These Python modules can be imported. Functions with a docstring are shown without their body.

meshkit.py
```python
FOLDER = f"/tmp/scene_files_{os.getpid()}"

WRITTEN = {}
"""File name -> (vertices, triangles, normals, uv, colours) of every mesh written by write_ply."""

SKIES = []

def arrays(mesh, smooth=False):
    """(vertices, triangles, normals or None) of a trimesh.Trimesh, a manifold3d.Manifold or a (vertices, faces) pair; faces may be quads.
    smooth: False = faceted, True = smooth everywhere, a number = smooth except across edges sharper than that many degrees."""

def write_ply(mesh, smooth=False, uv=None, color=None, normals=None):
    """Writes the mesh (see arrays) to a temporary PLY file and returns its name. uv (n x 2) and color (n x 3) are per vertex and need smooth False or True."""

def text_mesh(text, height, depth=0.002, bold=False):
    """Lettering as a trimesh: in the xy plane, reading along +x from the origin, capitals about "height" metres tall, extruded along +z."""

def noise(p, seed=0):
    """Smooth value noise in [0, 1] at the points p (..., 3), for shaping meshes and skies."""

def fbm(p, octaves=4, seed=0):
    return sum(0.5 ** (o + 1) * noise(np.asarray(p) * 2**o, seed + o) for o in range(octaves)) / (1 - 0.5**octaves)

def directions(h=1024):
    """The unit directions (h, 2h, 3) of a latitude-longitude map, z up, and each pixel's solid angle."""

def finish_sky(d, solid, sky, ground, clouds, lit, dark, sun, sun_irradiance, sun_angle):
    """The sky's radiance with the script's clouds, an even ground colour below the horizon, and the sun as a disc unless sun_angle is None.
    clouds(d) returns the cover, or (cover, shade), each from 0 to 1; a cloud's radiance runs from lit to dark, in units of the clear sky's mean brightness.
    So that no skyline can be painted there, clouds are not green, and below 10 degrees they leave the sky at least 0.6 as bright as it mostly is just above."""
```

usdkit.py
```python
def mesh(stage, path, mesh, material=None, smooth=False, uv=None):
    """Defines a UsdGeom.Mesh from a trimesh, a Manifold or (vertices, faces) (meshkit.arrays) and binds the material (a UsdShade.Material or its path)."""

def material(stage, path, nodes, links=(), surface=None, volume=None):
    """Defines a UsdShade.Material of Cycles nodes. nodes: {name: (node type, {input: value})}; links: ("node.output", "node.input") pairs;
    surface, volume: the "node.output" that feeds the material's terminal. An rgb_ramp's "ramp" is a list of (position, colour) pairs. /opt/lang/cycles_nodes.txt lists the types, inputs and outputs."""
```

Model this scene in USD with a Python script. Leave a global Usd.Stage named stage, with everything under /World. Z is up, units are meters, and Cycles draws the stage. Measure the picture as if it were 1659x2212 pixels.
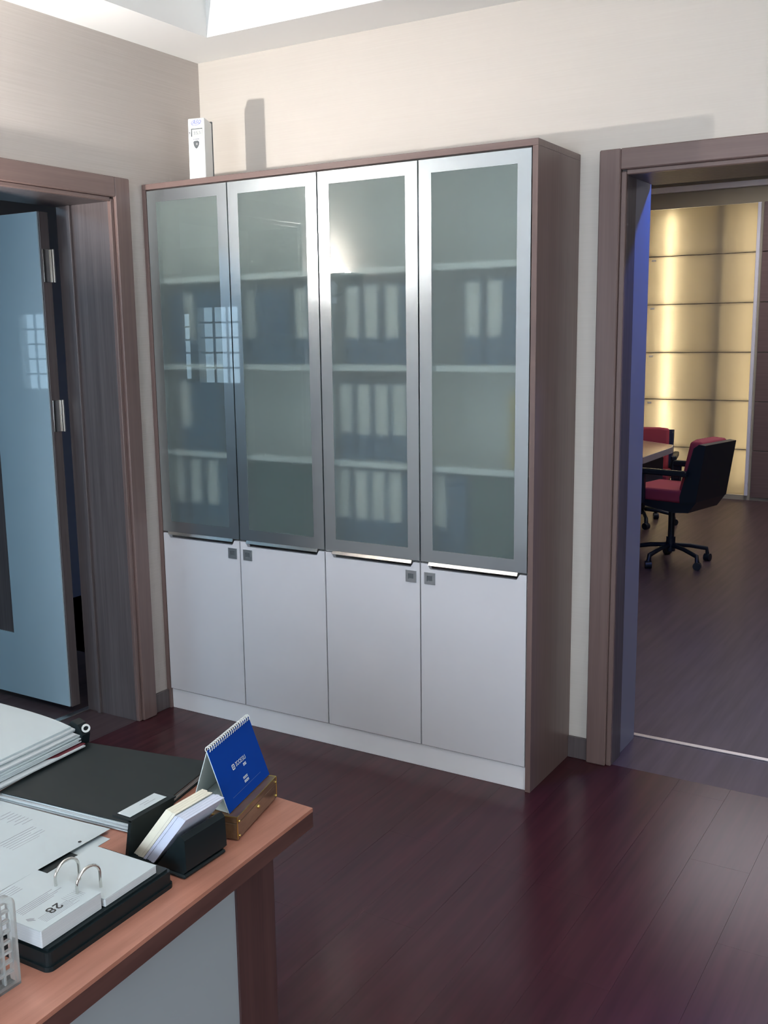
import math, random
import numpy as np
import trimesh
import shapely.geometry as sg
from pxr import Usd, UsdGeom, UsdLux, UsdShade, Gf, Sdf, Vt
import usdkit, meshkit

random.seed(7)
rng = np.random.default_rng(7)
stage = Usd.Stage.CreateInMemory()
UsdGeom.SetStageUpAxis(stage, UsdGeom.Tokens.z)
UsdGeom.SetStageMetersPerUnit(stage, 1.0)
world = UsdGeom.Xform.Define(stage, "/World")
stage.SetDefaultPrim(world.GetPrim())
UsdGeom.Scope.Define(stage, "/World/Looks")

# ------------------------------------------------------------------ camera, exposure, light levels
CAM = np.array([3.2602, -3.7591, 1.7171])
YAW, PITCH, ROLL = math.radians(31.3954), math.radians(-9.8686), math.radians(-0.7119)
FOCAL_PX, EXPOSURE = 2184.41, 3.10
BULB = 820          # radiance of the halogen bulb in the floor lamp's bowl
ROOM_LAMP = 0.4        # radiance of the flush ceiling lamp in the office
DAY_OFFICE = 1.55       # daylight panes behind the camera
DAY_LOBBY = 0.5        # daylight panes of the room behind the left doorway
LOBBY_LAMP = 0.825
BLUE_LAMP = 105       # bluish spot lamp of the conference room
TUBE = 4.4            # fluorescent tubes behind the glass wall panels
CONF_LAMP = 0.5


def cam_axes():
    cy, sy, cp, sp = math.cos(YAW), math.sin(YAW), math.cos(PITCH), math.sin(PITCH)
    d = np.array([-sy * cp, cy * cp, sp])
    r = np.array([cy, sy, 0.0])
    u = np.cross(r, d)
    cr, sr = math.cos(ROLL), math.sin(ROLL)
    return r * cr + u * sr, -r * sr + u * cr, d


r_, u_, d_ = cam_axes()
cam = UsdGeom.Camera.Define(stage, "/World/camera")
cam.CreateHorizontalApertureAttr(36.0)
cam.CreateVerticalApertureAttr(36.0 * 2212 / 1659)
cam.CreateFocalLengthAttr(36.0 * FOCAL_PX / 1659)
cam.CreateClippingRangeAttr(Gf.Vec2f(0.05, 200))
cam.CreateExposureAttr(EXPOSURE)
cam.AddTransformOp().Set(Gf.Matrix4d(*r_, 0, *u_, 0, *(-d_), 0, *CAM, 1))
dome = UsdLux.DomeLight.Define(stage, "/World/sky")
dome.CreateIntensityAttr(0.01)
dome.CreateColorAttr(Gf.Vec3f(0.75, 0.87, 1.0))

# ------------------------------------------------------------------ helpers
used = {}


def numbered(path):
    n = used.get(path, -1) + 1
    used[path] = n
    return path if n == 0 else f"{path}_{n:03d}"


def setdata(prim, label=None, cat=None, group=None, kind=None):
    for k, v in (("label", label), ("category", cat), ("group", group), ("kind", kind)):
        if v:
            prim.SetCustomDataByKey(k, v)


def P(x):
    return str(x.GetPath()) if not isinstance(x, str) else x


ORIGIN = {}


def thing(name, label=None, cat=None, loc=(0, 0, 0), rz=0.0, group=None, kind=None, parent="/World"):
    path = numbered(P(parent) + "/" + name)
    x = UsdGeom.Xform.Define(stage, path)
    x.AddTranslateOp().Set(Gf.Vec3d(*map(float, loc)))
    if rz:
        x.AddRotateZOp().Set(float(rz))
    setdata(x.GetPrim(), label, cat, group, kind)
    a = math.radians(rz)
    base = ORIGIN.get(P(parent), (np.zeros(3), 0.0))
    ORIGIN[path] = (base[0] + np.array(loc, float), a)
    return x.GetPrim()


def obj(name, mesh, mat, parent="/World", label=None, cat=None, group=None, kind=None, smooth=False, local=False):
    """One mesh. Meshes are built in world coordinates and brought into their parent's frame, unless local."""
    path = numbered(P(parent) + "/" + name)
    v, f, n = meshkit.arrays(mesh, False)
    m = trimesh.Trimesh(v, f, process=False)
    if not local and P(parent) in ORIGIN:
        o, a = ORIGIN[P(parent)]
        m.apply_translation(-o)
        if a:
            m.apply_transform(trimesh.transformations.rotation_matrix(-a, [0, 0, 1]))
    g = usdkit.mesh(stage, path, m, mat, smooth=smooth)
    if P(parent) in ORIGIN:
        ORIGIN[path] = ORIGIN[P(parent)]
    setdata(g.GetPrim(), label, cat, group, kind)
    return g.GetPrim()


def copy(root, loc, rz=0.0, label=None, group=None):
    was = root.GetCustomData()
    base = str(root.GetPath())
    path = numbered(base)
    x = UsdGeom.Xform.Define(stage, path)
    p = x.GetPrim()
    p.GetReferences().AddInternalReference(root.GetPath())
    x.ClearXformOpOrder()
    UsdGeom.XformCommonAPI(p)
    x.AddTranslateOp(opSuffix="copy").Set(Gf.Vec3d(*map(float, loc)))
    x.AddRotateZOp(opSuffix="copy").Set(float(rz))
    p.SetInstanceable(True)
    setdata(p, label or was.get("label"), was.get("category"), group or was.get("group"))
    return p


def cat_(*ms):
    out = []
    for m in ms:
        if isinstance(m, (list, tuple)):
            out += list(m)
        else:
            out.append(m)
    return trimesh.util.concatenate(out)


def bx(x0, x1, y0, y1, z0, z1, b=0.0015):
    lo, hi = np.minimum([x0, y0, z0], [x1, y1, z1]), np.maximum([x0, y0, z0], [x1, y1, z1])
    b = min(b, (hi - lo).min() * 0.35)
    if b <= 0:
        m = trimesh.creation.box(hi - lo)
        m.apply_translation((hi + lo) / 2)
        return m
    pts = []
    for sx in (0, 1):
        for sy in (0, 1):
            for sz in (0, 1):
                c = np.where([sx, sy, sz], hi, lo)
                s = np.where([sx, sy, sz], -b, b)
                for k in range(3):
                    q = c + s
                    q[k] = c[k]
                    pts.append(q)
    return trimesh.Trimesh(pts).convex_hull


def prism(poly, h0, h1, axis="z", holes=()):
    """A polygon of the plane across the axis, extruded from h0 to h1. axis x: (y, z); y: (x, z); z: (x, y)."""
    m = trimesh.creation.extrude_polygon(sg.Polygon(poly, holes) if not isinstance(poly, sg.base.BaseGeometry) else poly, h1 - h0, engine="earcut")
    v = m.vertices.copy()
    v[:, 2] += h0
    if axis == "x":
        m.vertices = v[:, [2, 0, 1]]
    elif axis == "y":
        m.vertices = v[:, [0, 2, 1]]
        m.invert()
    else:
        m.vertices = v
    if m.volume < 0:
        m.invert()
    return m


def lathe(profile, at=(0, 0, 0), n=32):
    m = trimesh.creation.revolve(np.array(profile, float), sections=n)
    m.apply_translation(at)
    return m


def tube(points, r, n=8, cap=True):
    pts = np.array(points, float)
    out = []
    t = np.gradient(pts, axis=0)
    t /= np.linalg.norm(t, axis=1, keepdims=True)
    ref = np.array([0, 0, 1.0]) if abs(t[0][2]) < 0.9 else np.array([1.0, 0, 0])
    nrm = np.cross(t[0], ref)
    nrm /= np.linalg.norm(nrm)
    V, F = [], []
    for i in range(len(pts)):
        nrm = nrm - t[i] * (nrm @ t[i])
        nrm /= np.linalg.norm(nrm)
        bi = np.cross(t[i], nrm)
        for k in range(n):
            a = 2 * math.pi * k / n
            V.append(pts[i] + r * (math.cos(a) * nrm + math.sin(a) * bi))
    for i in range(len(pts) - 1):
        for k in range(n):
            a, b = i * n + k, i * n + (k + 1) % n
            F += [[a, b, b + n], [a, b + n, a + n]]
    if cap:
        V += [pts[0], pts[-1]]
        c0, c1 = len(V) - 2, len(V) - 1
        for k in range(n):
            F += [[c0, (k + 1) % n, k], [c1, (len(pts) - 1) * n + k, (len(pts) - 1) * n + (k + 1) % n]]
    m = trimesh.Trimesh(V, F, process=False)
    if m.volume < 0:
        m.invert()
    return m


def rot(m, deg, axis, about=(0, 0, 0)):
    m.apply_transform(trimesh.transformations.rotation_matrix(math.radians(deg), axis, about))
    return m


def slab(fn, nx, ny, t):
    """A bent sheet: fn(u, v) -> point of the underside; thickness t upwards."""
    us, vs = np.linspace(0, 1, nx + 1), np.linspace(0, 1, ny + 1)
    lo = np.array([[fn(u, v) for v in vs] for u in us], float)
    hi = lo + np.array([0, 0, t])
    w = ny + 1
    V = np.vstack([lo.reshape(-1, 3), hi.reshape(-1, 3)])
    N = (nx + 1) * w
    F = []
    for i in range(nx):
        for j in range(ny):
            a, b, c, d = i * w + j, (i + 1) * w + j, (i + 1) * w + j + 1, i * w + j + 1
            F += [[a, d, c], [a, c, b], [a + N, b + N, c + N], [a + N, c + N, d + N]]
    for i in range(nx):
        for j in (0, ny):
            a, b = i * w + j, (i + 1) * w + j
            F += [[a, b, b + N], [a, b + N, a + N]] if j == 0 else [[b, a, a + N], [b, a + N, b + N]]
    for j in range(ny):
        for i in (0, nx):
            a, b = i * w + j, i * w + j + 1
            F += [[b, a, a + N], [b, a + N, b + N]] if i == 0 else [[a, b, b + N], [a, b + N, a + N]]
    m = trimesh.Trimesh(V, F, process=False)
    if m.volume < 0:
        m.invert()
    return m


# ------------------------------------------------------------------ materials
def mat(name, nodes, links, surface):
    return usdkit.material(stage, f"/World/Looks/{name}", nodes, links, surface=surface)


def plain(name, col, rough=0.5, **kw):
    nodes = {"p": ("principled_bsdf", {"base_color": col, "roughness": rough, **kw})}
    return mat(name, nodes, [], "p.BSDF")


def grained(name, dark, light, rough=0.4, scale=(3, 3, 60), detail=4, pos=(0.3, 0.7), coat=0.0, bump=0.0, spec=0.5, vary=0.0):
    """Colour running between two tones along stretched noise in world space."""
    nodes = {"g": ("geometry", {}), "m": ("mapping", {"scale": scale}),
             "n": ("noise_texture", {"scale": 1.0, "detail": detail, "roughness": 0.6}),
             "r": ("rgb_ramp", {"ramp": [(pos[0], dark), (pos[1], light)]}),
             "p": ("principled_bsdf", {"roughness": rough, "coat_weight": coat, "coat_roughness": 0.15, "specular_ior_level": spec})}
    links = [("g.position", "m.vector"), ("m.vector", "n.vector"), ("n.fac", "r.fac")]
    out = "r.color"
    if vary:
        nodes["i"] = ("object_info", {})
        nodes["mr"] = ("map_range", {"from_min": 0.0, "from_max": 1.0, "to_min": 1 - vary, "to_max": 1 + vary})
        nodes["hv"] = ("hsv", {})
        links += [("i.random", "mr.value"), ("mr.result", "hv.value"), ("r.color", "hv.color")]
        out = "hv.color"
    links.append((out, "p.base_color"))
    if bump:
        nodes["b"] = ("bump", {"strength": bump, "distance": 0.002})
        links += [("n.fac", "b.height"), ("b.normal", "p.normal")]
    return mat(name, nodes, links, "p.BSDF")


def emitter(name, col, strength):
    return mat(name, {"e": ("emission", {"color": col, "strength": strength})}, [], "e.emission")


WD, WL = (0.160, 0.104, 0.092), (0.195, 0.130, 0.116)
M = {}
M["wood_z"] = grained("veneer_upright", WD, WL, 0.38, (55, 55, 1.6), coat=0.15)
M["wood_x"] = grained("veneer_along_wall", WD, WL, 0.38, (1.6, 55, 55), coat=0.15)
M["wood_y"] = grained("veneer_across", WD, WL, 0.38, (55, 1.6, 55), coat=0.15)
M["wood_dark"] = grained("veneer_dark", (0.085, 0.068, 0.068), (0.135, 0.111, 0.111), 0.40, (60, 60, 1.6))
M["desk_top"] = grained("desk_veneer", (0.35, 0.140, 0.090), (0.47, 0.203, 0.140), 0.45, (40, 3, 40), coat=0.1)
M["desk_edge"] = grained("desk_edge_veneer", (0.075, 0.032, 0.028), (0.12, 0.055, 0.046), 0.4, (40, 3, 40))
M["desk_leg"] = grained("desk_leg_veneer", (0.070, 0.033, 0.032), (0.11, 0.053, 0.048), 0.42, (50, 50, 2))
M["floor"] = grained("laminate", (0.037, 0.007, 0.011), (0.064, 0.014, 0.019), 0.24, (26, 1.5, 10), coat=0.0, vary=0.03, spec=0.38)
M["floor_far"] = grained("laminate_far", (0.060, 0.036, 0.038), (0.105, 0.066, 0.068), 0.40, (26, 1.5, 10), spec=0.3)
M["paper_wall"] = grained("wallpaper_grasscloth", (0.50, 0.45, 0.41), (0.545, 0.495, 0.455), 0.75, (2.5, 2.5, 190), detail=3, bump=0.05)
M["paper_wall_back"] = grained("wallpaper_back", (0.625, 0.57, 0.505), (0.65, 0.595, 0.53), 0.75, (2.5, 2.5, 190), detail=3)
M["ceiling"] = plain("ceiling_paint", (0.80, 0.80, 0.78), 0.8)
M["olive"] = plain("olive_wall", (0.42, 0.38, 0.28), 0.7)
M["melamine"] = plain("white_melamine", (0.66, 0.65, 0.67), 0.45)
M["lacquer"] = plain("white_lacquer_door", (0.62, 0.63, 0.62), 0.35, coat_weight=1.0, coat_roughness=0.02)
M["jamb_lacquer"] = plain("grey_lacquer", (0.26, 0.25, 0.28), 0.4)
M["leaf"] = plain("blue_grey_lacquer", (0.47, 0.61, 0.68), 0.35, coat_weight=1.0, coat_roughness=0.02)
M["plinth"] = plain("white_plinth", (0.84, 0.83, 0.84), 0.45)
M["cab_inside"] = plain("cabinet_inside", (0.88, 0.88, 0.85), 0.5)
M["shelf_edge"] = plain("shelf_board", (0.80, 0.81, 0.80), 0.4)
M["alu"] = plain("brushed_aluminium", (0.54, 0.60, 0.63), 0.34, metallic=1.0, coat_weight=1.0, coat_roughness=0.02, coat_ior=1.75)
M["alu_lip"] = plain("aluminium_lip", (0.85, 0.86, 0.84), 0.22, metallic=1.0)
M["nickel"] = plain("satin_nickel", (0.36, 0.36, 0.37), 0.38, metallic=1.0)
M["handle"] = plain("satin_handle", (0.50, 0.52, 0.53), 0.45, metallic=1.0)
M["recess"] = plain("dark_recess", (0.10, 0.11, 0.115), 0.5)
M["chrome"] = plain("chrome", (0.75, 0.74, 0.70), 0.12, metallic=1.0)
M["steel"] = plain("threshold_steel", (0.62, 0.60, 0.58), 0.35, metallic=1.0)
M["gap"] = plain("black_gasket", (0.02, 0.025, 0.03), 0.6)
M["glass"] = mat("frosted_glass",
    {"g": ("geometry", {}), "s": ("separate_xyz", {}), "c": ("math", {"math_type": "greater_than", "value2": -0.3995}),
     "mr": ("map_range", {"to_min": 0.0, "to_max": 0.43}),
     "gl": ("glass_bsdf", {"color": (0.96, 1.0, 0.985), "IOR": 1.62}),
     "d": ("diffuse_bsdf", {"color": (0.50, 0.58, 0.57)}), "mx": ("mix_closure", {"fac": 0.11})},
    [("g.position", "s.vector"), ("s.y", "c.value1"), ("c.value", "mr.value"), ("mr.result", "gl.roughness"),
     ("gl.BSDF", "mx.closure1"), ("d.BSDF", "mx.closure2")], "mx.closure")
M["binder"] = plain("navy_binder", (0.030, 0.105, 0.21), 0.5)
M["binder_dark"] = plain("dark_green_box", (0.045, 0.10, 0.09), 0.5)
M["spine_label"] = plain("white_spine_label", (0.80, 0.78, 0.74), 0.6)
M["yellow"] = plain("yellow_folder", (0.62, 0.45, 0.12), 0.6)
M["plastic_white"] = plain("white_plastic", (0.82, 0.83, 0.80), 0.35)
M["plastic_grey"] = plain("grey_plastic", (0.30, 0.30, 0.30), 0.4)
M["screen_grey"] = plain("liquid_crystal", (0.55, 0.57, 0.53), 0.25)
M["ink_blue"] = plain("blue_print", (0.30, 0.33, 0.62), 0.6)
M["ink"] = plain("black_print", (0.03, 0.03, 0.03), 0.6)
M["ink_soft"] = plain("grey_print", (0.33, 0.34, 0.37), 0.6)
M["ink_white"] = plain("white_print", (0.68, 0.72, 0.74), 0.6)
M["paper"] = plain("white_paper", (0.51, 0.57, 0.58), 0.7)
M["paper_side"] = mat("paper_edges", {"g": ("geometry", {}), "m": ("mapping", {"scale": (1, 1, 700)}), "n": ("noise_texture", {"scale": 1.0, "detail": 1}),
    "r": ("rgb_ramp", {"ramp": [(0.3, (0.50, 0.53, 0.54)), (0.7, (0.58, 0.61, 0.62))]}), "p": ("principled_bsdf", {"roughness": 0.7})},
    [("g.position", "m.vector"), ("m.vector", "n.vector"), ("n.fac", "r.fac"), ("r.color", "p.base_color")], "p.BSDF")
M["cream"] = plain("cream_card", (0.78, 0.74, 0.60), 0.6)
M["bluish"] = plain("bluish_card", (0.60, 0.64, 0.76), 0.6)
M["black"] = plain("black_plastic", (0.006, 0.012, 0.014), 0.4, specular_ior_level=0.3)
M["folder"] = plain("charcoal_card", (0.013, 0.019, 0.020), 0.55, specular_ior_level=0.3)
M["maroon"] = plain("maroon_divider", (0.16, 0.03, 0.04), 0.5)
M["sleeve"] = plain("grey_sleeve", (0.42, 0.43, 0.43), 0.3)
M["cal_blue"] = plain("royal_blue_card", (0.002, 0.045, 0.30), 0.5, specular_ior_level=0.08)
M["cal_back"] = plain("pale_card", (0.60, 0.66, 0.64), 0.6)
M["wire"] = plain("white_wire", (0.72, 0.72, 0.68), 0.35)
M["brass"] = plain("brass", (0.62, 0.47, 0.14), 0.25, metallic=1.0)
M["box_brown"] = grained("brown_box", (0.10, 0.055, 0.03), (0.17, 0.10, 0.055), 0.22, (40, 4, 40), coat=0.6)
M["crystal"] = mat("clear_crystal", {"g": ("glass_bsdf", {"color": (0.97, 0.99, 0.99), "roughness": 0.02, "IOR": 1.5}), "t": ("translucent_bsdf", {"color": (0.85, 0.88, 0.88)}),
    "d": ("diffuse_bsdf", {"color": (0.80, 0.84, 0.84)}), "m1": ("mix_closure", {"fac": 0.5}), "m2": ("mix_closure", {"fac": 0.28})},
    [("t.BSDF", "m1.closure1"), ("d.BSDF", "m1.closure2"), ("g.BSDF", "m2.closure1"), ("m1.closure", "m2.closure2")], "m2.closure")
M["red_cloth"] = plain("red_fabric", (0.37, 0.045, 0.062), 0.8)
M["shell"] = plain("black_shell", (0.008, 0.014, 0.018), 0.4)
M["table_top"] = grained("table_veneer", (0.40, 0.27, 0.15), (0.52, 0.36, 0.21), 0.25, (3, 40, 40), coat=0.5)
M["table_edge"] = plain("table_edge", (0.30, 0.27, 0.27), 0.4)
M["table_base"] = plain("table_base", (0.02, 0.022, 0.04), 0.5)
M["panel_glass"] = mat("opal_glass", {"t": ("translucent_bsdf", {"color": (0.86, 0.78, 0.60)}), "d": ("diffuse_bsdf", {"color": (0.55, 0.48, 0.36)}),
    "m": ("mix_closure", {"fac": 0.35}), "g": ("glossy_bsdf", {"roughness": 0.08}), "f": ("fresnel", {"IOR": 1.45}), "m2": ("mix_closure", {})},
    [("t.BSDF", "m.closure1"), ("d.BSDF", "m.closure2"), ("m.closure", "m2.closure1"), ("g.BSDF", "m2.closure2"), ("f.fac", "m2.fac")], "m2.closure")
M["niche"] = plain("niche_grey", (0.30, 0.27, 0.22), 0.7)
M["cornice"] = plain("grey_cornice", (0.86, 0.86, 0.90), 0.5)
M["bulb"] = emitter("halogen", (1.0, 0.965, 0.925), BULB)
M["lamp_office"] = emitter("lamp_diffuser", (0.93, 0.97, 1.0), ROOM_LAMP)
M["lamp_lobby"] = emitter("cool_diffuser", (0.48, 0.80, 1.08), LOBBY_LAMP)
M["lamp_conf"] = emitter("warm_diffuser", (0.95, 0.90, 0.95), CONF_LAMP)
M["sky_office"] = emitter("daylight_pane", (0.78, 0.92, 1.08), DAY_OFFICE)
M["sky_side"] = emitter("side_daylight_pane", (0.90, 0.95, 1.0), DAY_OFFICE * 0.32)
M["sky_lobby"] = emitter("blue_daylight_pane", (0.55, 0.80, 1.0), DAY_LOBBY)
M["lamp_blue"] = emitter("blue_spot", (0.07, 0.19, 1.0), BLUE_LAMP)
M["tube"] = emitter("fluorescent", (1.0, 0.95, 0.88), TUBE * 1.5)
M["tube_soft"] = emitter("wide_fluorescent", (1.0, 0.92, 0.80), TUBE * 0.24)

# ================================================================== THE SETTING
H, TRAY, TH = 2.954, 3.20, 0.30       # soffit height, tray height, wall thickness
RX, FY = 5.4, -6.0                    # right wall and front wall of the office
DX0, DX1 = 2.03, 2.95                 # right doorway (in the back wall)
DY0, DY1 = -1.51, -0.61               # left doorway (in the left wall)
DZ = 2.285
CX0, CX1, CY1, CH = -2.0, 6.0, 7.0, 3.25   # conference room
LX, LY = -11.0, -8.0                  # lobby behind the left doorway


def floor_planks():
    fl = thing("floor", "dark red-brown laminate plank floor of the office", None, kind="structure")
    obj("underlay", bx(-0.0, RX, FY, 0.0, -0.05, -0.012, 0), M["gap"], fl)
    w, k = 0.192, 0
    x = 0.0
    while x < RX - 0.01:
        x1 = min(x + w, RX)
        y = FY - random.random() * 1.2
        while y < -0.001:
            a, b = max(y, FY), min(y + 1.28, 0.0)
            if b - a > 0.02:
                obj("plank", bx(x + 0.0002, x1 - 0.0002, a + 0.0002, b - 0.0002, -0.012, 0.0, 0.00015), M["floor"], fl)
            y += 1.28
        x = x1
    return fl


floor_planks()
obj("floor", bx(CX0, CX1, 0.0, CY1 + 0.3, -0.05, 0.0, 0), M["floor_far"], label="dark laminate floor of the conference room beyond the right doorway", kind="structure")
obj("floor", cat_(bx(LX, -0.0, LY, 1.2, -0.05, 0.0, 0)), M["floor_far"], label="dark laminate floor behind the left doorway", kind="structure")

# back wall with the right doorway; left wall with the left doorway
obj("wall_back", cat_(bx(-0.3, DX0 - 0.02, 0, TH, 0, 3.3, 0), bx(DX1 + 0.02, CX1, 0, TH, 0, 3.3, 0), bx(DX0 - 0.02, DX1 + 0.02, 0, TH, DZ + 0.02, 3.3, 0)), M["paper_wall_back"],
    label="cream wallpapered back wall behind the cabinet", kind="structure")
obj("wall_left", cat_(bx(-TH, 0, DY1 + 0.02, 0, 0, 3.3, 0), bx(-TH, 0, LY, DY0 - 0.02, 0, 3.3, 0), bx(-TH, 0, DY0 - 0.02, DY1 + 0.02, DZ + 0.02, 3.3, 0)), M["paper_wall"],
    label="grey-beige wallpapered left wall with fine horizontal streaks", kind="structure")
obj("wall_right", cat_(bx(RX, RX + 0.2, FY, -3.9, 0, 3.3, 0), bx(RX, RX + 0.2, -2.0, 0, 0, 3.3, 0), bx(RX, RX + 0.2, -3.9, -2.0, 0, 0.95, 0), bx(RX, RX + 0.2, -3.9, -2.0, 2.25, 3.3, 0)), M["paper_wall"], label="wallpapered right wall of the office", kind="structure")
obj("wall_front", cat_(bx(0, 1.2, FY - 0.2, FY, 0, 3.3, 0), bx(4.2, RX + 0.2, FY - 0.2, FY, 0, 3.3, 0), bx(1.2, 4.2, FY - 0.2, FY, 0, 0.9, 0), bx(1.2, 4.2, FY - 0.2, FY, 2.3, 3.3, 0)), M["paper_wall"],
    label="wallpapered wall with the office window", kind="structure")
# ceiling: soffit strip round the room and a raised tray
ring = sg.Polygon([(0, FY), (RX, FY), (RX, 0), (0, 0)], [[(0.305, FY + 0.3), (RX - 0.3, FY + 0.3), (RX - 0.3, -0.29), (0.305, -0.29)]])
ce = thing("ceiling", "white ceiling with a soffit round a raised tray", None, kind="structure")
obj("soffit", prism(ring, H, 3.3), M["ceiling"], ce)
obj("tray", bx(0.3, RX - 0.29, FY + 0.29, -0.285, TRAY, 3.3, 0), M["ceiling"], ce)

# office window behind the camera
wn = thing("window_1", "office window with daylight", None, kind="structure")
obj("pane", bx(1.25, 4.15, FY - 0.14, FY - 0.13, 0.95, 2.25, 0), M["sky_office"], wn)
obj("window_frame", cat_([bx(x - 0.03, x + 0.03, FY - 0.12, FY - 0.02, 0.9, 2.3) for x in (1.23, 2.2, 3.2, 4.17)], bx(1.2, 4.2, FY - 0.12, FY - 0.02, 0.9, 0.96), bx(1.2, 4.2, FY - 0.12, FY - 0.02, 2.24, 2.3)), M["plastic_white"], wn)

wn = thing("window_5", "side window of the office with daylight", None, kind="structure")
obj("pane", bx(RX + 0.13, RX + 0.14, -3.85, -2.05, 1.0, 2.2, 0), M["sky_side"], wn)
obj("window_frame", cat_([bx(RX + 0.02, RX + 0.12, y - 0.03, y + 0.03, 0.95, 2.25) for y in (-3.87, -2.95, -2.03)], bx(RX + 0.02, RX + 0.12, -3.9, -2.0, 0.95, 1.01), bx(RX + 0.02, RX + 0.12, -3.9, -2.0, 2.19, 2.25)), M["plastic_white"], wn)

# ---- casings: stepped profile (outer band, inner bead), liner and head
tr = thing("trim_1", "red-brown wooden casing of the left doorway", None, kind="structure")


# left doorway casing on the plane x = 0, 0.1 wide, 0.03 proud
for (a, b, c, d) in ((DY1, DY1 + 0.013, DY1 + 0.02, DY1 + 0.105), (DY0, DY0 - 0.013, DY0 - 0.02, DY0 - 0.105)):
    obj("casing", cat_(bx(0, 0.032, c, d, 0, DZ + 0.10, 0.004), bx(0, 0.020, a, c, 0, DZ + 0.012, 0.003)), M["wood_z"], tr)
obj("casing_head", cat_(bx(0, 0.0325, DY0 - 0.02, DY1 + 0.02, DZ + 0.018, DZ + 0.10, 0.004), bx(0, 0.020, DY0, DY1, DZ, DZ + 0.018, 0.003)), M["wood_y"], tr)
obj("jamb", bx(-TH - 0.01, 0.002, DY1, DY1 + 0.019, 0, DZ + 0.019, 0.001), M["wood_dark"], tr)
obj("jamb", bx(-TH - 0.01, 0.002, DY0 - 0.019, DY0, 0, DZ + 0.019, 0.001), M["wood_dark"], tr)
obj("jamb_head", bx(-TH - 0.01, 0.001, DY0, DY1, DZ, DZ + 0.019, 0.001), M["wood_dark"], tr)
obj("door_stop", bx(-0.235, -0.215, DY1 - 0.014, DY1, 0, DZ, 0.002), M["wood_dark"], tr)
obj("trim_3", bx(-0.335, -0.30, DY0 - 0.02, DY1 + 0.02, 0, 0.004, 0.001), M["steel"], label="thin metal threshold strip under the left door", kind="structure")

tr = thing("trim_2", "red-brown wooden casing of the right doorway", None, kind="structure")
for (a, b, c) in ((DX0, DX0 - 0.02, DX0 - 0.10), (DX1, DX1 + 0.02, DX1 + 0.10)):
    obj("casing", cat_(bx(b, c, -0.032, 0, 0, DZ + 0.092, 0.004), bx(a, b, -0.020, 0, 0, DZ + 0.012, 0.003)), M["wood_z"], tr)
obj("casing_head", cat_(bx(DX0 - 0.02, DX1 + 0.02, -0.0325, 0, DZ + 0.018, DZ + 0.092, 0.004), bx(DX0, DX1, -0.020, 0, DZ, DZ + 0.018, 0.003)), M["wood_x"], tr)
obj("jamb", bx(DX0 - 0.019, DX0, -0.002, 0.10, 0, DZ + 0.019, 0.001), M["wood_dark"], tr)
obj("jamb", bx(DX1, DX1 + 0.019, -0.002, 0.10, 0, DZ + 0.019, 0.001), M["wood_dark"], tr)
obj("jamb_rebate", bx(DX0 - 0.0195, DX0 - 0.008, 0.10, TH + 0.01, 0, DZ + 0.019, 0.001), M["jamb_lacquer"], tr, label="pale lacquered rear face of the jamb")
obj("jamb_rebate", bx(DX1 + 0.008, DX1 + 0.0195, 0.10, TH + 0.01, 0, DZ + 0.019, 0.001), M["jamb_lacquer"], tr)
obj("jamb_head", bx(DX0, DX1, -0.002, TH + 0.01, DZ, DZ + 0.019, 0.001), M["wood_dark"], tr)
obj("trim_4", bx(DX0 - 0.03, DX1 + 0.05, 0.335, 0.362, 0, 0.004, 0.001), M["steel"], label="thin bright metal threshold strip across the right doorway", kind="structure")

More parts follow.
